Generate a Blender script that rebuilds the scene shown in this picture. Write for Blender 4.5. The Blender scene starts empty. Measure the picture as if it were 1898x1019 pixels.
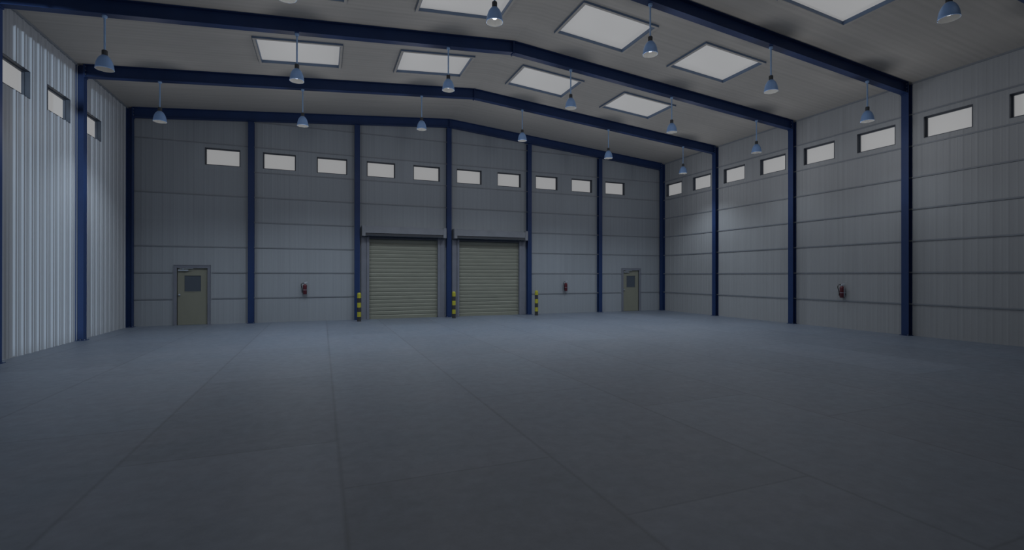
import bpy, bmesh, math, random
from mathutils import Vector, Matrix
random.seed(7)
C = bpy.context.scene.collection
PI = math.pi

# ---------------------------------------------------------------- dimensions
W = 24.0          # width of the hall (x 0..24)
YF = -28.0        # wall behind the camera
EAVE, RIDGE = 8.0, 9.0
BAY = 4.0
FR = [-0.2, -4.0, -8.0, -12.0, -16.0, -20.0, -24.0]   # planes of the steel frames
def roof(x):
    return EAVE + (RIDGE - EAVE) * (x if x <= 12 else 24 - x) / 12.0

# ---------------------------------------------------------------- materials
def nt(name):
    m = bpy.data.materials.new(name); m.use_nodes = True
    n = m.node_tree; n.nodes.clear()
    out = n.nodes.new('ShaderNodeOutputMaterial'); b = n.nodes.new('ShaderNodeBsdfPrincipled')
    n.links.new(b.outputs[0], out.inputs[0])
    return m, n, b
def N(n, t, **k):
    q = n.nodes.new(t)
    for a, v in k.items(): setattr(q, a, v)
    return q
def math_(n, op, a, b=None, c=None):
    q = n.nodes.new('ShaderNodeMath'); q.operation = op
    for i, v in enumerate((a, b, c)):
        if v is None: continue
        if isinstance(v, (int, float)): q.inputs[i].default_value = v
        else: n.links.new(v, q.inputs[i])
    return q.outputs[0]
def mat(name, col, rough=.6, metal=0., scale=(3, 3, 3), var=.08, bump=0., spec=.5, emit=None, es=0.):
    m, n, b = nt(name)
    tc = N(n, 'ShaderNodeTexCoord'); mp = N(n, 'ShaderNodeMapping'); mp.inputs['Scale'].default_value = scale
    n.links.new(tc.outputs['Object'], mp.inputs[0])
    no = N(n, 'ShaderNodeTexNoise'); no.inputs['Scale'].default_value = 1.0; no.inputs['Detail'].default_value = 4
    n.links.new(mp.outputs[0], no.inputs['Vector'])
    r = N(n, 'ShaderNodeMapRange'); r.inputs['From Min'].default_value = .25; r.inputs['From Max'].default_value = .75
    r.inputs['To Min'].default_value = 1 - var; r.inputs['To Max'].default_value = 1 + var
    n.links.new(no.outputs[0], r.inputs['Value'])
    v = N(n, 'ShaderNodeVectorMath', operation='SCALE'); v.inputs[0].default_value = col[:3]
    n.links.new(r.outputs[0], v.inputs['Scale']); n.links.new(v.outputs[0], b.inputs['Base Color'])
    b.inputs['Roughness'].default_value = rough; b.inputs['Metallic'].default_value = metal
    b.inputs['Specular IOR Level'].default_value = spec
    if bump:
        bp = N(n, 'ShaderNodeBump'); bp.inputs['Strength'].default_value = bump; bp.inputs['Distance'].default_value = .01
        n.links.new(no.outputs[0], bp.inputs['Height']); n.links.new(bp.outputs[0], b.inputs['Normal'])
    if emit:
        b.inputs['Emission Color'].default_value = (*emit, 1); b.inputs['Emission Strength'].default_value = es
    return m

def wall_mat(name, col, rough, metal, axis, spec=.5, streak=1.):
    """painted metal cladding: fine vertical streaks and slightly different 1 m x 2 m sheets"""
    m, n, b = nt(name)
    tc = N(n, 'ShaderNodeTexCoord'); sx = N(n, 'ShaderNodeSeparateXYZ'); n.links.new(tc.outputs['Object'], sx.inputs[0])
    u = sx.outputs[axis]; z = sx.outputs[2]
    cb = N(n, 'ShaderNodeCombineXYZ'); n.links.new(math_(n, 'FLOOR', math_(n, 'DIVIDE', u, 2.0)), cb.inputs[0])
    n.links.new(math_(n, 'FLOOR', z), cb.inputs[1])
    wn = N(n, 'ShaderNodeTexWhiteNoise', noise_dimensions='2D'); n.links.new(cb.outputs[0], wn.inputs['Vector'])
    st = N(n, 'ShaderNodeCombineXYZ'); n.links.new(math_(n, 'MULTIPLY', u, 9.0), st.inputs[0]); n.links.new(math_(n, 'MULTIPLY', z, .18), st.inputs[1])
    no = N(n, 'ShaderNodeTexNoise', noise_dimensions='2D'); no.inputs['Scale'].default_value = 1.; no.inputs['Detail'].default_value = 5; n.links.new(st.outputs[0], no.inputs['Vector'])
    f = math_(n, 'ADD', math_(n, 'MULTIPLY', wn.outputs[0], .07 * streak), math_(n, 'MULTIPLY', no.outputs[0], .20 * streak))
    f = math_(n, 'ADD', f, 1 - .16 * streak)
    v = N(n, 'ShaderNodeVectorMath', operation='SCALE'); v.inputs[0].default_value = col
    n.links.new(f, v.inputs['Scale']); n.links.new(v.outputs[0], b.inputs['Base Color'])
    b.inputs['Roughness'].default_value = rough; b.inputs['Metallic'].default_value = metal
    b.inputs['Specular IOR Level'].default_value = spec
    return m

def floor_mat():
    m, n, b = nt('concrete_slabs')
    tc = N(n, 'ShaderNodeTexCoord'); sx = N(n, 'ShaderNodeSeparateXYZ'); n.links.new(tc.outputs['Object'], sx.inputs[0])
    wy = math_(n, 'DIVIDE', math_(n, 'SUBTRACT', sx.outputs[0], .60), 2.06)
    ci = math_(n, 'FLOOR', wy); fu = math_(n, 'FRACT', wy)
    w1 = N(n, 'ShaderNodeTexWhiteNoise', noise_dimensions='1D'); n.links.new(ci, w1.inputs['W'])
    vy = math_(n, 'DIVIDE', math_(n, 'ADD', math_(n, 'ADD', sx.outputs[1], 17.06), math_(n, 'MULTIPLY', math_(n, 'SUBTRACT', ci, 3.), 1.32)), 3.9)
    ri = math_(n, 'FLOOR', vy); fv = math_(n, 'FRACT', vy)
    du = math_(n, 'MULTIPLY', math_(n, 'SUBTRACT', .5, math_(n, 'ABSOLUTE', math_(n, 'SUBTRACT', fu, .5))), 2.06)
    dv = math_(n, 'MULTIPLY', math_(n, 'SUBTRACT', .5, math_(n, 'ABSOLUTE', math_(n, 'SUBTRACT', fv, .5))), 3.9)
    d = math_(n, 'MINIMUM', du, math_(n, 'MULTIPLY', dv, 1.6))
    jr = N(n, 'ShaderNodeMapRange', interpolation_type='SMOOTHSTEP'); jr.inputs['From Min'].default_value = .0; jr.inputs['From Max'].default_value = .035
    jr.inputs['To Min'].default_value = .72; jr.inputs['To Max'].default_value = 1.0; n.links.new(d, jr.inputs['Value'])
    cc = N(n, 'ShaderNodeCombineXYZ'); n.links.new(ci, cc.inputs[0]); n.links.new(ri, cc.inputs[1])
    w2 = N(n, 'ShaderNodeTexWhiteNoise', noise_dimensions='2D'); n.links.new(cc.outputs[0], w2.inputs['Vector'])
    n1 = N(n, 'ShaderNodeTexNoise'); n1.inputs['Scale'].default_value = 5.5; n1.inputs['Detail'].default_value = 7; n1.inputs['Roughness'].default_value = .65
    n2 = N(n, 'ShaderNodeTexNoise'); n2.inputs['Scale'].default_value = 1.1; n2.inputs['Detail'].default_value = 3
    for q in (n1, n2): n.links.new(tc.outputs['Object'], q.inputs['Vector'])
    f = math_(n, 'ADD', math_(n, 'MULTIPLY', w2.outputs[0], .20), math_(n, 'MULTIPLY', n1.outputs[0], .85))
    f = math_(n, 'ADD', f, math_(n, 'MULTIPLY', n2.outputs[0], .22))
    f = math_(n, 'MULTIPLY', math_(n, 'ADD', f, .355), jr.outputs[0])
    mixc = N(n, 'ShaderNodeMix', data_type='RGBA'); n.links.new(n2.outputs[0], mixc.inputs['Factor'])
    mixc.inputs['A'].default_value = (.128, .173, .236, 1); mixc.inputs['B'].default_value = (.152, .168, .215, 1)
    v = N(n, 'ShaderNodeVectorMath', operation='SCALE'); n.links.new(mixc.outputs['Result'], v.inputs[0]); n.links.new(f, v.inputs['Scale'])
    n.links.new(v.outputs[0], b.inputs['Base Color'])
    b.inputs['Roughness'].default_value = .5; b.inputs['Specular IOR Level'].default_value = 1.0
    bp = N(n, 'ShaderNodeBump'); bp.inputs['Strength'].default_value = .12; bp.inputs['Distance'].default_value = .01
    n.links.new(n1.outputs[0], bp.inputs['Height']); n.links.new(bp.outputs[0], b.inputs['Normal'])
    return m

def ceiling_mat():
    m, n, b = nt('ceiling_sheet')
    tc = N(n, 'ShaderNodeTexCoord'); sx = N(n, 'ShaderNodeSeparateXYZ'); n.links.new(tc.outputs['Object'], sx.inputs[0])
    a = math_(n, 'SINE', math_(n, 'MULTIPLY', sx.outputs[1], 2 * PI / .1667))
    c = N(n, 'ShaderNodeCombineXYZ'); n.links.new(math_(n, 'MULTIPLY', sx.outputs[0], .3), c.inputs[0]); n.links.new(math_(n, 'MULTIPLY', sx.outputs[1], 7.), c.inputs[1])
    no = N(n, 'ShaderNodeTexNoise', noise_dimensions='2D'); no.inputs['Scale'].default_value = 1.; no.inputs['Detail'].default_value = 4; n.links.new(c.outputs[0], no.inputs['Vector'])
    f = math_(n, 'ADD', math_(n, 'MULTIPLY', a, .022), math_(n, 'ADD', .90, math_(n, 'MULTIPLY', no.outputs[0], .2)))
    v = N(n, 'ShaderNodeVectorMath', operation='SCALE'); v.inputs[0].default_value = CEIL; n.links.new(f, v.inputs['Scale'])
    n.links.new(v.outputs[0], b.inputs['Base Color']); b.inputs['Roughness'].default_value = .8; b.inputs['Specular IOR Level'].default_value = .2
    return m

CEIL = (.425, .405, .380)
M = {}
M['floor'] = floor_mat()
M['ceil'] = ceiling_mat()
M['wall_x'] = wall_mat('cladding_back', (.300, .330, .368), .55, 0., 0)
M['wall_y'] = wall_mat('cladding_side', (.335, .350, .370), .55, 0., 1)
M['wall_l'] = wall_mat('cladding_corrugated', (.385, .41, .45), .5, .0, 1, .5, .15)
M['girt'] = mat('joint_strip_paint', (.215, .235, .265), .5)
M['steel'] = mat('navy_steel_paint', (.014, .037, .120), .5, 0, (2, 2, 2), .10, spec=.35)
M['bolt'] = mat('zinc_bolt', (.30, .34, .40), .4, .6)
M['slate'] = mat('slate_window_paint', (.050, .062, .085), .45)
M['skyframe'] = mat('blue_grey_frame_paint', (.10, .15, .24), .45)
M['skylip'] = mat('ceiling_grey_lip', CEIL, .8)
M['pane'] = mat('frosted_pane', (.28, .28, .28), .5, 0, (1, 1, 1), .02, emit=(1, 1, 1.0), es=.235)
M['doorleaf'] = mat('olive_door_paint', (.235, .240, .195), .5, 0, (4, 4, 1), .05)
M['doorframe'] = mat('grey_door_frame', (.185, .200, .245), .45)
M['doorglass'] = mat('dim_door_glass', (.075, .092, .120), .3, 0, (1, 1, 1), .03)
M['rubber'] = mat('black_gasket', (.012, .013, .016), .6)
M['slat'] = mat('beige_shutter_slats', (.225, .235, .195), .5, 0, (1.2, 1.2, 8), .09)
M['hood'] = mat('grey_shutter_hood', (.215, .230, .265), .45)
M['hoodshade'] = mat('hood_shade_grey', (.045, .05, .062), .5)  # hood grey darkened to stand for shade below the front
M['alum'] = mat('brushed_aluminium', (.50, .55, .62), .35, .5)
M['yellow'] = mat('yellow_paint', (.42, .40, .035), .55, 0, (9, 9, 9), .12)
M['black'] = mat('black_paint', (.035, .037, .04), .6, 0, (9, 9, 9), .2)
M['red'] = mat('dark_red_enamel', (.10, .016, .026), .35)
M['hose'] = mat('black_hose', (.008, .008, .010), .6)
M['lampblue'] = mat('steel_blue_enamel', (.28, .46, .80), .35, .1)
M['rod'] = mat('light_blue_rod', (.34, .52, .80), .4, .1)
M['socket'] = mat('black_socket', (.05, .053, .06), .5)
M['reflector'] = mat('white_reflector', (.21, .21, .205), .5)
M['bulb'] = mat('opal_bulb', (.8, .8, .78), .3, 0, (1, 1, 1), .01, emit=(1, 1, .97), es=.30)

# ---------------------------------------------------------------- mesh helpers
def new(): return bmesh.new()
def box(bm, x0, x1, y0, y1, z0, z1):
    v = [bm.verts.new((x, y, z)) for x in (x0, x1) for y in (y0, y1) for z in (z0, z1)]
    for f in ((0, 1, 3, 2), (4, 6, 7, 5), (0, 4, 5, 1), (2, 3, 7, 6), (0, 2, 6, 4), (1, 5, 7, 3)):
        bm.faces.new([v[i] for i in f])
    return bm
def ring_frame(bm, P, u0, u1, v0, v1, w, d0, d1):
    """rectangular frame; outer u0..u1, v0..v1, member width w, from depth d0 to d1"""
    o = [(u0, v0), (u1, v0), (u1, v1), (u0, v1)]
    i = [(u0 + w, v0 + w), (u1 - w, v0 + w), (u1 - w, v1 - w), (u0 + w, v1 - w)]
    V = {}
    for k, (s) in (('o', o), ('i', i)):
        for d in (0, 1):
            V[k, d] = [bm.verts.new(P(a, b, (d0, d1)[d])) for a, b in s]
    for j in range(4):
        k = (j + 1) % 4
        bm.faces.new((V['o', 0][j], V['o', 0][k], V['i', 0][k], V['i', 0][j]))
        bm.faces.new((V['o', 1][j], V['i', 1][j], V['i', 1][k], V['o', 1][k]))
        bm.faces.new((V['o', 0][j], V['o', 1][j], V['o', 1][k], V['o', 0][k]))
        bm.faces.new((V['i', 0][j], V['i', 0][k], V['i', 1][k], V['i', 1][j]))
    return bm
def pbox(bm, P, u0, u1, v0, v1, d0, d1):
    v = [bm.verts.new(P(a, b, c)) for a in (u0, u1) for b in (v0, v1) for c in (d0, d1)]
    for f in ((0, 1, 3, 2), (4, 6, 7, 5), (0, 4, 5, 1), (2, 3, 7, 6), (0, 2, 6, 4), (1, 5, 7, 3)):
        bm.faces.new([v[i] for i in f])
    return bm
def lathe(bm, prof, seg=24, c=(0, 0), closed=False):
    rings = []
    for r, z in prof:
        if r < 1e-5: rings.append([bm.verts.new((c[0], c[1], z))])
        else: rings.append([bm.verts.new((c[0] + r * math.cos(2 * PI * k / seg), c[1] + r * math.sin(2 * PI * k / seg), z)) for k in range(seg)])
    for a, b in zip(rings, rings[1:]):
        for k in range(seg):
            l = (k + 1) % seg
            if len(a) == 1 and len(b) == 1: continue
            if len(a) == 1: bm.faces.new((a[0], b[l], b[k]))
            elif len(b) == 1: bm.faces.new((a[k], a[l], b[0]))
            else: bm.faces.new((a[k], a[l], b[l], b[k]))
    return bm
def tube(bm, pts, r, seg=8):
    pts = [Vector(p) for p in pts]; rings = []
    for i, p in enumerate(pts):
        t = (pts[min(i + 1, len(pts) - 1)] - pts[max(i - 1, 0)]).normalized()
        a = Vector((0, 0, 1)) if abs(t.z) < .9 else Vector((1, 0, 0))
        n = t.cross(a).normalized(); b = t.cross(n)
        rings.append([bm.verts.new(p + n * r * math.cos(2 * PI * k / seg) + b * r * math.sin(2 * PI * k / seg)) for k in range(seg)])
    for a, b in zip(rings, rings[1:]):
        for k in range(seg):
            l = (k + 1) % seg; bm.faces.new((a[k], a[l], b[l], b[k]))
    bm.faces.new(rings[0]); bm.faces.new(rings[-1][::-1])
    return bm
def obj(name, bm, m, parent=None, smooth=False, bevel=0., loc=None):
    bmesh.ops.recalc_face_normals(bm, faces=bm.faces)
    me = bpy.data.meshes.new(name); bm.to_mesh(me); bm.free()
    for mm in (m if isinstance(m, list) else [m]): me.materials.append(mm)
    o = bpy.data.objects.new(name, me); C.objects.link(o)
    if parent: o.parent = parent
    if loc: o.location = loc
    if smooth:
        for p in me.polygons: p.use_smooth = True
    if bevel:
        b = o.modifiers.new('bevel', 'BEVEL'); b.width = bevel; b.segments = 2; b.limit_method = 'ANGLE'
    return o
def tag(o, label, cat, group=None, kind=None):
    o['label'] = label; o['category'] = cat
    if group: o['group'] = group
    if kind: o['kind'] = kind
    return o
def empty(name, loc, label, cat, group=None, kind=None, rz=0):
    o = bpy.data.objects.new(name, None); C.objects.link(o); o.location = loc; o.rotation_euler = (0, 0, rz)
    o.empty_display_size = .2
    return tag(o, label, cat, group, kind)
def copy_tree(o, parent=None):
    c = o.copy(); C.objects.link(c); c.parent = parent
    for ch in list(o.children): copy_tree(ch, c)
    return c

def panel(bm, us, vs, holes, P, t, top=None):
    """sheet with rectangular holes in (u,v); front at depth 0, back at depth t"""
    us = sorted(set([round(u, 5) for u in us] + [round(h[i], 5) for h in holes for i in (0, 1)]))
    vs = sorted(set([round(v, 5) for v in vs] + [round(h[i], 5) for h in holes for i in (2, 3)]))
    def hole(i, j):
        if i < 0 or j < 0 or i >= len(us) - 1 or j >= len(vs) - 1: return True
        u = (us[i] + us[i + 1]) / 2; v = (vs[j] + vs[j + 1]) / 2
        return any(h[0] < u < h[1] and h[2] < v < h[3] for h in holes)
    V = {}
    def vt(i, j, d):
        if (i, j, d) not in V:
            v = vs[j]
            if top and j == len(vs) - 1: v = top(us[i])
            V[i, j, d] = bm.verts.new(P(us[i], v, t if d else 0))
        return V[i, j, d]
    for i in range(len(us) - 1):
        for j in range(len(vs) - 1):
            if hole(i, j): continue
            bm.faces.new((vt(i, j, 0), vt(i + 1, j, 0), vt(i + 1, j + 1, 0), vt(i, j + 1, 0)))
            bm.faces.new((vt(i, j, 1), vt(i, j + 1, 1), vt(i + 1, j + 1, 1), vt(i + 1, j, 1)))
            for di, dj, e in ((-1, 0, ((0, 0), (0, 1))), (1, 0, ((1, 0), (1, 1))), (0, -1, ((0, 0), (1, 0))), (0, 1, ((0, 1), (1, 1)))):
                if hole(i + di, j + dj):
                    a, b = e
                    bm.faces.new((vt(i + a[0], j + a[1], 0), vt(i + b[0], j + b[1], 0), vt(i + b[0], j + b[1], 1), vt(i + a[0], j + a[1], 1)))
    return bm

# ribs of the cladding: (offset in the 1/3 m period, height); a broad rib and a narrow one
RIB = [(-.05, 0)]
for c0, hw, hh in ((.0, .05, .030), (.14, .030, .013)):
    for q in range(0 if c0 else 1, 11):
        a = -PI + 2 * PI * q / 10; RIB.append((c0 + hw * (q / 5 - 1), hh * .5 * (1 + math.cos(a))))
def rib_breaks(u0, u1, base):
    s = set([u0, u1]); k = math.floor((u0 - base) * 3) - 1
    while base + k / 3 < u1 + 1:
        for a, h in RIB:
            u = base + k / 3 + a
            if u0 < u < u1: s.add(u)
        k += 1
    return sorted(s)
def rib_h(u, base):
    t = (u - base) % (1 / 3)
    if t > 1 / 3 - .05 - 1e-6: t -= 1 / 3
    for (a, h), (b, g) in zip(RIB, RIB[1:]):
        if a - 1e-6 <= t <= b + 1e-6: return h + (g - h) * (t - a) / (b - a)
    return 0.

# ---------------------------------------------------------------- setting
fl = obj('floor', box(new(), -.3, W + .3, YF - .3, .3, -.2, 0), M['floor'])
tag(fl, 'blue-grey concrete slab floor of the empty hall with faint joints', 'floor', kind='structure')

WZ0, WZ1 = 6.17, 6.83
back_w = [3, 5, 7, 9, 11, 13, 15, 17, 19, 21]
right_w = [-1.03, -3.03, -5.03, -7.03, -9.02, -11.02, -13.02, -15.02, -17.02, -19.02]
left_w = [-3.0, -5.03, -7.03, -9.02, -11.02]
holes_b = [(x - .6, x + .6, WZ0, WZ1) for x in back_w] + [(1.48, 2.52, -1, 2.18), (21.48, 22.52, -1, 2.18), (8.48, 11.52, -1, 3.6), (12.48, 15.52, -1, 3.6)]
Pb = lambda u, v, d: (u, d, v)
Pl = lambda u, v, d: (-d, u, v)
Pr = lambda u, v, d: (W + d, u, v)
RB = -7.391
def rb(P, base, k):
    return lambda u, v, d: P(u, v, d if d > 0 else d - rib_h(u, base) * k)
wb = obj('wall_back', panel(new(), rib_breaks(0, W, .06), [0, EAVE - .05, 9.0], holes_b, rb(Pb, .06, .12), .25, top=lambda u: roof(u) + .1), M['wall_x'])
tag(wb, 'grey clad end wall with two roller shutters and a row of small windows', 'wall', kind='structure')
wl = obj('wall_left', panel(new(), rib_breaks(YF, 0, RB), [0, EAVE + .08], [(y - .6, y + .6, WZ0, WZ1) for y in left_w], rb(Pl, RB, 1.), .25), M['wall_l'])
tag(wl, 'bright corrugated metal wall along the left side', 'wall', kind='structure')
wr = obj('wall_right', panel(new(), rib_breaks(YF, 0, RB), [0, EAVE + .08], [(y - .6, y + .6, WZ0, WZ1) for y in right_w], rb(Pr, RB, .2), .25), M['wall_y'])
tag(wr, 'long grey clad wall along the right side with high windows', 'wall', kind='structure')
wf = obj('wall_front', panel(new(), rib_breaks(0, W, .06), [0, EAVE - .05, 9.0], [(.3, 6.2, -1, 7.94)], lambda u, v, d: (u, YF - d, v), .25, top=lambda u: roof(u) + .1), M['wall_x'])  # unseen tall opening, added so low light grazes the left wall
tag(wf, 'grey clad end wall opposite the roller shutters, with a tall doorway added to let light in', 'wall', kind='structure')

# ceiling: two slopes with openings for the skylights
sky = [(x, y) for y in (-6, -10, -14, -18) for x in (6, 10, 14, 18)]
SH = (1.10, .80)
ceilbm = new()
for s0, s1 in ((0, 12), (12, 24)):
    panel(ceilbm, [s0 - (.25 if s0 == 0 else 0), s1 + (.25 if s1 == 24 else 0)], [YF - .25, .25], [(x - SH[0], x + SH[0], y - SH[1], y + SH[1]) for x, y in sky if s0 < x < s1],
          lambda u, v, d: (u, v, roof(u) + d), .18)
ce = obj('ceiling', ceilbm, M['ceil'])
tag(ce, 'grey ribbed metal ceiling sloping down from a central ridge', 'ceiling', kind='structure')

# horizontal joint strips of the cladding, children of their wall
def strip_runs(u0, u1, z, holes, frames):
    cuts = sorted([(h[0] - .12, h[1] + .12) for h in holes if h[2] < z < h[3] + .06])
    runs = []; a = u0
    for c0, c1 in cuts:
        if c0 > a: runs.append((a, c0))
        a = max(a, c1)
    if u1 > a: runs.append((a, u1))
    return runs
hood_cut = [(8.16, 11.84, -1, 4.05), (12.16, 15.84, -1, 4.05)]
for z in (1, 2, 3, 4, 5, 6, 7, 8):
    bm = new()
    for a, b in strip_runs(0 if z not in (4, 6) else 4, W, z, [h for h in holes_b if h[2] < 0 and h[3] < 3] + hood_cut, None):
        if z == 8: a, b = max(a, 2.6), min(b, 21.4)
        pbox(bm, Pb, a, b, z - .022, z + .022, -.022, .02)
    obj('cladding_joint', bm, M['girt'], wb)
for z in range(1, 8):
    obj('cladding_joint', pbox(new(), Pr, YF, 0, z - .022, z + .022, -.025, .02), M['girt'], wr)
# eaves flashing
for i, (P, w) in enumerate(((Pl, 'left'), (Pr, 'right'))):
    t = obj('trim_%d' % (i + 1), pbox(new(), P, YF, 0, EAVE - .045, EAVE + .02, -.05 if i == 0 else -.04, .02), M['girt'])
    tag(t, 'thin grey flashing where the ceiling meets the %s wall' % w, 'trim', kind='structure')

# ---------------------------------------------------------------- windows
wn = 0
def window(P, u, label, group):
    global wn; wn += 1
    e = empty('window_%d' % wn, P(u, WZ0, 0), label, 'window', group, 'structure')
    L = Vector(P(u, WZ0, 0))
    Q = lambda a, b, d: Vector(P(a, b, d)) - L
    bm = new(); ring_frame(bm, Q, u - .6, u + .6, WZ0, WZ1, .012, -.012, .10)
    obj('window_reveal', bm, M['slate'], e)
    bm = new(); ring_frame(bm, Q, u - .588, u + .588, WZ0 + .012, WZ1 - .012, .028, .085, .16)
    obj('window_frame', bm, M['slate'], e)
    obj('pane', pbox(new(), Q, u - .56, u + .56, WZ0 + .04, WZ1 - .04, .14, .15), M['pane'], e)
ordn = ['first', 'second', 'third', 'fourth', 'fifth', 'sixth', 'seventh', 'eighth', 'ninth', 'tenth']
for i, x in enumerate(back_w):
    window(Pb, x, 'small frosted high window in the end wall, %s from the left corner' % ordn[i], 'high windows in the end wall')
for i, y in enumerate(right_w):
    window(Pr, y, 'small frosted high window in the right wall, %s from the far corner' % ordn[i], 'high windows in the right wall')
for i, y in enumerate(left_w):
    window(Pl, y, 'small frosted high window in the corrugated left wall, %s from the far corner' % ordn[i], 'high windows in the left wall')

# ---------------------------------------------------------------- skylights
rown = {-6: 'farthest', -10: 'second farthest', -14: 'third farthest', -18: 'nearest'}
coln = {6: 'outermost on the left slope', 10: 'beside the ridge on the left slope', 14: 'beside the ridge on the right slope', 18: 'outermost on the right slope'}
for x, y in sky:
    z0 = roof(x)
    e = empty('skylight', (x, y, z0), 'rectangular frosted skylight, %s, in the %s row' % (coln[x], rown[y]), 'skylight', 'skylights in the ceiling')
    sl = (1 if x < 12 else -1) / 12.
    Q = lambda a, b, d, sl=sl: (a, b, a * sl + d)
    bm = new(); ring_frame(bm, Q, -1.17, 1.17, -.855, .855, .012, -.055, .0); ring_frame(bm, Q, -1.10, 1.10, -.80, .80, .012, -.055, .10)
    obj('skylight_frame', bm, M['skyframe'], e)
    bm = new(); ring_frame(bm, Q, -1.166, 1.166, -.851, .851, .066, -.06, -.045)
    obj('frame_lip', bm, M['skylip'], e)
    obj('pane', pbox(new(), Q, -1.088, 1.088, -.788, .788, .045, .06), M['pane'], e)

# ---------------------------------------------------------------- steel frames
CW, CD = .21, .19     # flange width, section depth
def ibeam_v(bm, x0, x1, yc, z0, z1, w, tf=.018, tw=.012):
    """upright I section whose flanges face +-x"""
    box(bm, x0, x0 + tf, yc - w / 2, yc + w / 2, z0, z1)
    box(bm, x1 - tf, x1, yc - w / 2, yc + w / 2, z0, z1)
    box(bm, x0 + tf, x1 - tf, yc - tw / 2, yc + tw / 2, z0, z1)
def column(name, loc, rz, h, label, group):
    e = empty(name, loc, label, 'column', group, rz=rz)
    bm = new(); ibeam_v(bm, .002, CD, 0, .02, h, CW)
    obj('column_shaft', bm, M['steel'], e)
    obj('base_plate', box(new(), .0, CD + .05, -CW / 2 - .03, CW / 2 + .03, 0, .014), M['steel'], e)
    for sx, sy in ((CD + .028, -.10), (CD + .028, .10), (.10, -.05), (.10, .05)):
        bm = new(); lathe(bm, [(0, .035), (.016, .035), (.016, .012)], 6, (sx, sy))
        obj('anchor_bolt', bm, M['bolt'], e)
    return e
ordf = ['in the far', 'second from the far', 'third from the far', 'fourth from the far', 'fifth from the far', 'sixth from the far', 'seventh from the far']
for k, y in enumerate(FR):
    for s in (0, 1):
        side = ('corrugated left', 'right')[s]
        column('steel_column', (.0 if s == 0 else W, y, 0), 0 if s == 0 else PI, EAVE - .005,
               'navy steel column against the %s wall, %s corner' % (side, ordf[k]), 'navy steel columns along the side walls')
wc = {4: 'left of the wall-mounted extinguisher bay', 8: 'left of the left roller shutter', 12: 'between the two roller shutters', 16: 'right of the right roller shutter', 20: 'between the far extinguisher and the right-hand door'}
for x in (4, 8, 12, 16, 20):
    e = column('steel_column', (x, 0, 0), -PI / 2, roof(x) - .37, 'slim navy steel column on the end wall, ' + wc[x], 'navy steel columns on the end wall')
BD = .36
def beam(k, y, s):
    lab = 'navy steel roof beam, %s slope, %s' % (('left', 'right')[s], ['tight against the end wall', 'second from the end wall', 'third from the end wall', 'fourth from the end wall', 'fifth from the end wall', 'sixth from the end wall', 'seventh from the end wall'][k])
    xa = CD + .022; 
    e = empty('roof_beam', (xa if s == 0 else W - xa, y, roof(xa) - BD), lab, 'beam', 'navy steel roof beams')
    L = Vector(e.location)
    X = (lambda u: u) if s == 0 else (lambda u: W - u)
    def P(u, v, d): return Vector((X(u), y + v, roof(u) + d)) - L
    bm = new()
    for (v0, v1, d0, d1) in ((-CW / 2, CW / 2, -.020, -.002), (-CW / 2, CW / 2, -BD, -BD + .018), (-.006, .006, -BD + .018, -.02)):
        pbox(bm, P, xa, 11.988, v0, v1, d0, d1)
    obj('beam_section', bm, M['steel'], e)
    for u0, u1 in ((CD + .002, CD + .024), (11.982, 11.999)):
        obj('end_plate', pbox(new(), P, u0, u1, -CW / 2 - .005, CW / 2 + .005, -BD - .03, -.003), M['steel'], e)
    for sy in (-.07, .07):
        for q in range(3):
            bm = new(); z = -.07 - q * .11
            pbox(bm, P, CD + .024, CD + .04, sy - .012, sy + .012, z - .012, z + .012)
            obj('bolt', bm, M['bolt'], e)
for k, y in enumerate(FR):
    for s in (0, 1): beam(k, y, s)

# ---------------------------------------------------------------- personnel doors
def pdoor(n, xc, label):
    e = empty('door_%d' % n, (xc, 0, 0), label, 'door', None, 'structure')
    bm = new()
    for a, b, z0, z1 in ((-.59, -.50, 0, 2.28), (.50, .59, 0, 2.28), (-.50, .50, 2.175, 2.28)):
        box(bm, a, b, -.05, .10, z0, z1)
    # stepped outer architrave
    for a, b, z0, z1 in ((-.60, -.575, 0, 2.29), (.575, .60, 0, 2.29), (-.60, .60, 2.265, 2.29)):
        box(bm, a, b, -.062, -.002, z0, z1)
    obj('door_frame', bm, M['doorframe'], e, bevel=.003)
    obj('gasket', box(box(new(), -.5, -.488, .0, .09, .0, 2.175), .488, .5, .0, .09, .0, 2.175), M['rubber'], e)
    # leaf with a window opening
    P = lambda u, v, d: (u, .02 + d, v)
    bm = new(); panel(bm, [-.487, .487], [.006, 2.17], [(-.27, .28, 1.27, 1.89)], P, .045)
    lf = obj('door_leaf', bm, M['doorleaf'], e)
    bm = new(); ring_frame(bm, P, -.285, .295, 1.255, 1.905, .022, -.008, .0)
    obj('glazing_bead', bm, M['doorleaf'], lf)
    obj('glass_panel', pbox(new(), P, -.272, .282, 1.268, 1.892, .015, .025), M['doorglass'], lf)
    bm = new(); lathe(bm, [(0, -.06), (.025, -.058), (.034, -.04), (.03, -.022), (.014, -.012), (.014, .0), (.036, .0), (.036, .008), (0, .008)], 16)
    bmesh.ops.rotate(bm, verts=bm.verts, cent=(0, 0, 0), matrix=Matrix.Rotation(-PI / 2, 3, 'X'))
    bmesh.ops.transform(bm, verts=bm.verts, matrix=Matrix.Translation((-.425, .012, 1.15)))
    obj('door_knob', bm, M['alum'], lf, smooth=True)
    cl = obj('door_closer', box(new(), -.46, -.13, -.045, .018, 2.055, 2.115), M['alum'], e, bevel=.006)
    bm = new(); box(bm, -.40, .03, -.075, -.062, 2.145, 2.165); box(bm, -.31, -.28, -.075, -.03, 2.115, 2.155)
    obj('closer_arm', bm, M['alum'], cl)
    return e
pdoor(1, 2.0, 'olive personnel door with small window, in the left bay of the end wall')
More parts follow.
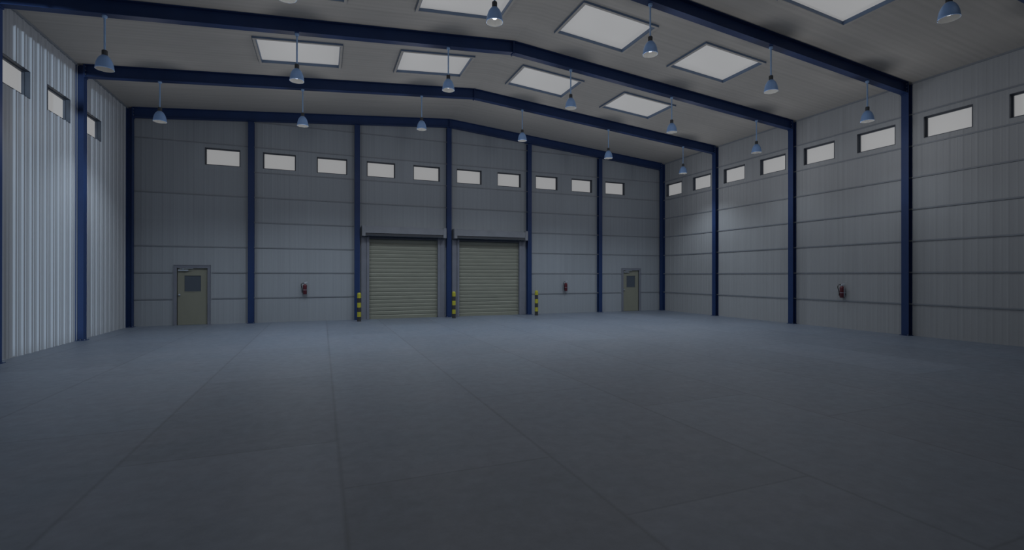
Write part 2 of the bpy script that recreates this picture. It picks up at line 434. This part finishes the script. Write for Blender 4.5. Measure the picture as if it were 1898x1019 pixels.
pdoor(2, 22.0, 'olive personnel door with small window, in the far right bay of the end wall')

# ---------------------------------------------------------------- roller shutters
def roller(n, xc, label):
    e = empty('door_%d' % n, (xc, 0, 0), label, 'roller shutter', 'roller shutter doors', 'structure')
    # curtain with rounded slats
    bm = new(); H = 3.55; sp = .1667; n_ = int(H / sp) + 1; rows = []
    for i in range(n_):
        z = i * sp
        for a, d in ((0, .0), (.012, -.007), (.03, -.014), (.125, -.014), (.145, -.007), (.157, .0)):
            if z + a <= H: rows.append((z + a, d))
    prev = None
    for z, d in rows:
        cur = [bm.verts.new((s * 1.50, .055 + d, z)) for s in (-1, 1)]
        if prev: bm.faces.new((prev[0], prev[1], cur[1], cur[0]))
        prev = cur
    cv = obj('shutter_curtain', bm, M['slat'], e)
    so = cv.modifiers.new('thick', 'SOLIDIFY'); so.thickness = .02; so.offset = 1
    obj('bottom_bar', box(new(), -1.49, 1.49, .01, .05, .0, .06), M['slat'], e)
    for s in (-1, 1):
        bm = new()
        a, b = sorted((s * 1.50, s * 1.60)); box(bm, a, b, -.09, .1, 0, 3.56)
        a, b = sorted((s * 1.60, s * 1.84)); box(bm, a, b, -.045, -.003, 0, 3.56)
        obj('guide_rail', bm, M['doorframe'], e, bevel=.004)
    obj('lintel', box(new(), -1.50, 1.50, -.09, .03, 3.48, 3.60), M['slate'], e)
    # hood: box with a chamfered lower front
    prof = [(-.01, 3.705), (-.28, 3.705), (-.385, 3.705), (-.385, 3.96), (-.34, 4.0), (-.01, 4.0)]
    bm = new()
    A = [[bm.verts.new((x, y, z)) for y, z in prof] for x in (-1.68, 1.68)]
    bm.faces.new(A[0]); bm.faces.new(A[1][::-1])
    for i in range(len(prof)):
        j = (i + 1) % len(prof); bm.faces.new((A[0][i], A[0][j], A[1][j], A[1][i]))
    hd = obj('shutter_hood', bm, M['hood'], e)
    obj('hood_shade_strip', box(new(), -1.68, 1.68, -.36, -.10, 3.60, 3.705), M['hoodshade'], hd)  # shade under the hood front, put in as a darker strip
    for s in (-1, 1):
        a, b = sorted((s * 1.68, s * 1.82))
        obj('hood_end_plate', box(new(), a, b, -.40, -.002, 3.575, 4.02), M['hood'], hd, bevel=.006)
    obj('hood_seal', box(new(), -1.68, 1.68, -.30, -.27, 3.585, 3.60), M['alum'], hd)
    return e
roller(3, 10.0, 'closed beige roller shutter with grey hood, the left one of the pair')
roller(4, 14.0, 'closed beige roller shutter with grey hood, the right one of the pair')

# ---------------------------------------------------------------- bollards
def bollard(x, y, label):
    e = empty('bollard', (x, y, 0), label, 'bollard', 'striped bollards by the roller shutters')
    n = 24; z = 0; r = .08
    for i in range(6):
        h = .193
        bm = new()
        if i < 5: lathe(bm, [(0, z), (r, z), (r, z + h), (0, z + h)], n)
        else: lathe(bm, [(0, z), (r, z), (r, z + .15), (r * .93, z + .18), (r * .72, z + .205), (r * .4, z + .218), (0, z + .222)], n)
        o = obj('painted_band', bm, M['black'] if i % 2 == 0 else M['yellow'], e)
        o['label'] = 'black band' if i % 2 == 0 else ('yellow rounded top band' if i == 5 else 'yellow band')
        z += h
bollard(8.03, -.87, 'yellow and black striped bollard left of the left roller shutter')
bollard(12.05, -.82, 'yellow and black striped bollard between the two roller shutters')
bollard(16.10, -.76, 'yellow and black striped bollard right of the right roller shutter')

# ---------------------------------------------------------------- fire extinguishers
def extinguisher():
    e = empty('fire_extinguisher', (0, 0, 0), 'x', 'fire extinguisher', 'wall-mounted fire extinguishers')
    bm = new(); lathe(bm, [(0, 0), (.066, 0), (.075, .012), (.075, .345), (.068, .375), (.045, .40), (.022, .412), (.022, .425), (0, .425)], 24)
    cy = obj('cylinder_body', bm, M['red'], e, smooth=True)
    bm = new(); lathe(bm, [(.0755, .172), (.078, .172), (.078, .186), (.0755, .186)], 24)
    obj('strap_band', bm, M['alum'], e)
    bm = new(); lathe(bm, [(0, .42), (.026, .42), (.026, .46), (.018, .475), (0, .475)], 14)
    box(bm, -.03, .095, -.012, .012, .462, .476)
    obj('valve', bm, M['alum'], e)
    bm = new(); tube(bm, [(-.015, 0, .470), (.03, 0, .492), (.10, 0, .505)], .008)
    obj('handle', bm, M['alum'], e)
    bm = new(); tube(bm, [(-.02, 0, .455), (-.05, -.005, .462), (-.105, -.012, .455), (-.138, -.015, .42), (-.142, -.015, .36), (-.128, -.015, .30), (-.108, -.012, .24), (-.096, -.01, .17), (-.096, -.01, .10)], .014)
    obj('hose', bm, M['hose'], e, smooth=True)
    bm = new(); lathe(bm, [(0, .07), (.017, .07), (.012, .12), (0, .12)], 12, (-.096, -.01)); obj('nozzle', bm, M['hose'], e)
    # bracket at the wall behind the cylinder
    bm = new(); box(bm, -.035, .035, .078, .095, .03, .36); box(bm, .077, .086, -.02, .0, .02, .37); box(bm, .03, .083, -.004, .085, .16, .19)
    obj('wall_bracket', bm, M['alum'], e)
    return e
fe = extinguisher()
fe.location = (5.955, -.11, 1.12); fe['label'] = 'red fire extinguisher on the end wall, left of the roller shutters'
f2 = copy_tree(fe); f2.location = (18.02, -.11, 1.12); f2['label'] = 'red fire extinguisher on the end wall, right of the roller shutters'
f3 = copy_tree(fe); f3.location = (W - .100, -9.96, 1.11); f3.rotation_euler = (0, 0, -PI / 2); f3['label'] = 'red fire extinguisher hanging alone on the long right wall'

# ---------------------------------------------------------------- pendant lamps
def lamp():
    # origin at the underside of the beam; everything hangs below
    e = empty('pendant_lamp', (0, 0, 0), 'x', 'pendant lamp', 'blue pendant lamps under the beams')
    bm = new(); lathe(bm, [(0, .0), (.052, .0), (.052, -.03), (.044, -.055), (.02, -.062), (0, -.062)], 20)
    obj('ceiling_mount', bm, M['rod'], e)
    bm = new(); lathe(bm, [(0, -.06), (.020, -.06), (.020, -.80), (0, -.80)], 12)
    obj('hanging_rod', bm, M['rod'], e, smooth=False)
    bm = new()
    seg = 24; rings = []
    for z, r in ((-.785, .030), (-.79, .045), (-.80, .055), (-.915, .055), (-.92, .045)):
        rings.append([bm.verts.new((r * (1 if k % 2 else .9) * math.cos(2 * PI * k / seg), r * (1 if k % 2 else .9) * math.sin(2 * PI * k / seg), z)) for k in range(seg)])
    for a, b in zip(rings, rings[1:]):
        for k in range(seg): bm.faces.new((a[k], a[(k + 1) % seg], b[(k + 1) % seg], b[k]))
    bm.faces.new(rings[0]); bm.faces.new(rings[-1][::-1])
    obj('socket', bm, M['socket'], e)
    pr = [(.050, -.905), (.075, -.925), (.108, -.965), (.135, -1.015), (.155, -1.075), (.168, -1.14), (.175, -1.205), (.177, -1.225)]
    bm = new(); lathe(bm, [(0, -.903)] + pr + [(.174, -1.225)], 36)
    obj('shade', bm, M['lampblue'], e, smooth=True)
    bm = new(); lathe(bm, [(0, -.915)] + [(r - .004, z - .0015) for r, z in pr[1:]] , 36)
    obj('reflector', bm, M['reflector'], e, smooth=True)
    bm = new(); lathe(bm, [(0, -.93), (.03, -.94), (.045, -.98), (.062, -1.04), (.068, -1.085), (.058, -1.13), (.035, -1.155), (0, -1.165)], 20)
    obj('bulb', bm, M['bulb'], e, smooth=True)
    return e
lp0 = lamp(); first = True
DOWN = {-4.0: 4.3, -8.0: 1.3, -12.0: .0, -16.0: .0}
UP = {-4.0: 1.2, -8.0: 1.1, -12.0: 1.2, -16.0: .6}
rowl = {-4.0: 'under second beam from end wall', -8.0: 'under third beam from end wall', -12.0: 'under fourth beam from end wall', -16.0: 'under fifth beam from end wall'}
P_POINT, P_SPOT = 21.0, 85.0
for y in (-4.0, -8.0, -12.0, -16.0):
    for i, x in enumerate((2, 6, 10, 14, 18, 22)):
        e = lp0 if first else copy_tree(lp0); first = False
        e.location = (x, y, roof(x) - BD - .001)
        e['label'] = 'blue pendant lamp %s, %s from left' % (rowl[y], ordn[i])
for o in [o for o in C.objects if o.name.startswith('pendant_lamp')]:
    x, y = o.location.x, round(o.location.y, 2)
    k = DOWN[y]; side = sd = 1.0
    if x < 3: side, sd = (.7 if y == -4 else .38), .6
    if x > 21: side, sd = .95, .7
    if y == -12 and (x > 17 or x < 3): k = 1.1 if x > 17 else .7
    if y == -16 and x > 17: k = .45
    l = bpy.data.lights.new('lamp_light', 'POINT'); l.energy = P_POINT * UP[y] * side; l.shadow_soft_size = .10; l.color = (.97, .98, 1)
    lo = bpy.data.objects.new('lamp_light', l); C.objects.link(lo); lo.parent = o; lo.location = (0, 0, -1.75)
    if k <= 0: continue
    s = bpy.data.lights.new('lamp_beam', 'SPOT'); s.energy = P_SPOT * k * sd; s.spot_size = math.radians(125); s.spot_blend = .8; s.shadow_soft_size = .15; s.color = (.84, .93, 1)
    so = bpy.data.objects.new('lamp_beam', s); C.objects.link(so); so.parent = o; so.location = (0, 0, -1.24)

# ---------------------------------------------------------------- world
w = bpy.data.worlds.new('World'); bpy.context.scene.world = w; w.use_nodes = True
bg = w.node_tree.nodes['Background']; bg.inputs[0].default_value = (.6, .75, 1, 1); bg.inputs[1].default_value = .04

# added low cool sun through the added doorway, brightening the left wall ribs
sl = bpy.data.lights.new('rib_fill_sun', 'SUN'); sl.energy = 1.75; sl.angle = math.radians(2); sl.color = (.70, .86, 1.0)
so = bpy.data.objects.new('rib_fill_sun', sl); C.objects.link(so)
so.rotation_euler = Vector((-.235, .97, -.003)).to_track_quat('-Z', 'Y').to_euler(); so.location = (5, -35, 6)

# ---------------------------------------------------------------- camera
F, YAW, PITCH, ROLL = 889.45, math.radians(-21.5847), math.radians(.0664), math.radians(.0368)
def axis(x, y, z):
    c, s = math.cos(ROLL), math.sin(ROLL); x, z = x * c - z * s, x * s + z * c
    c, s = math.cos(PITCH), math.sin(PITCH); y, z = y * c - z * s, y * s + z * c
    c, s = math.cos(YAW), math.sin(YAW); return Vector((x * c - y * s, x * s + y * c, z))
r, f, u = axis(1, 0, 0), axis(0, 1, 0), axis(0, 0, 1)
cam = bpy.data.cameras.new('camera'); co = bpy.data.objects.new('camera', cam); C.objects.link(co)
mtx = Matrix((r, u, -f)).transposed().to_4x4(); mtx.translation = Vector((6.6123, -21.5753, 1.8922))
co.matrix_world = mtx
cam.sensor_fit = 'HORIZONTAL'; cam.sensor_width = 36; cam.lens = 36 * F / 1898; cam.clip_start = .05; cam.clip_end = 200
sc = bpy.context.scene; sc.camera = co
sc.view_settings.view_transform = 'Standard'; sc.view_settings.look = 'None'; sc.view_settings.gamma = 1; sc.view_settings.exposure = 0
sc.view_settings.use_curve_mapping = False
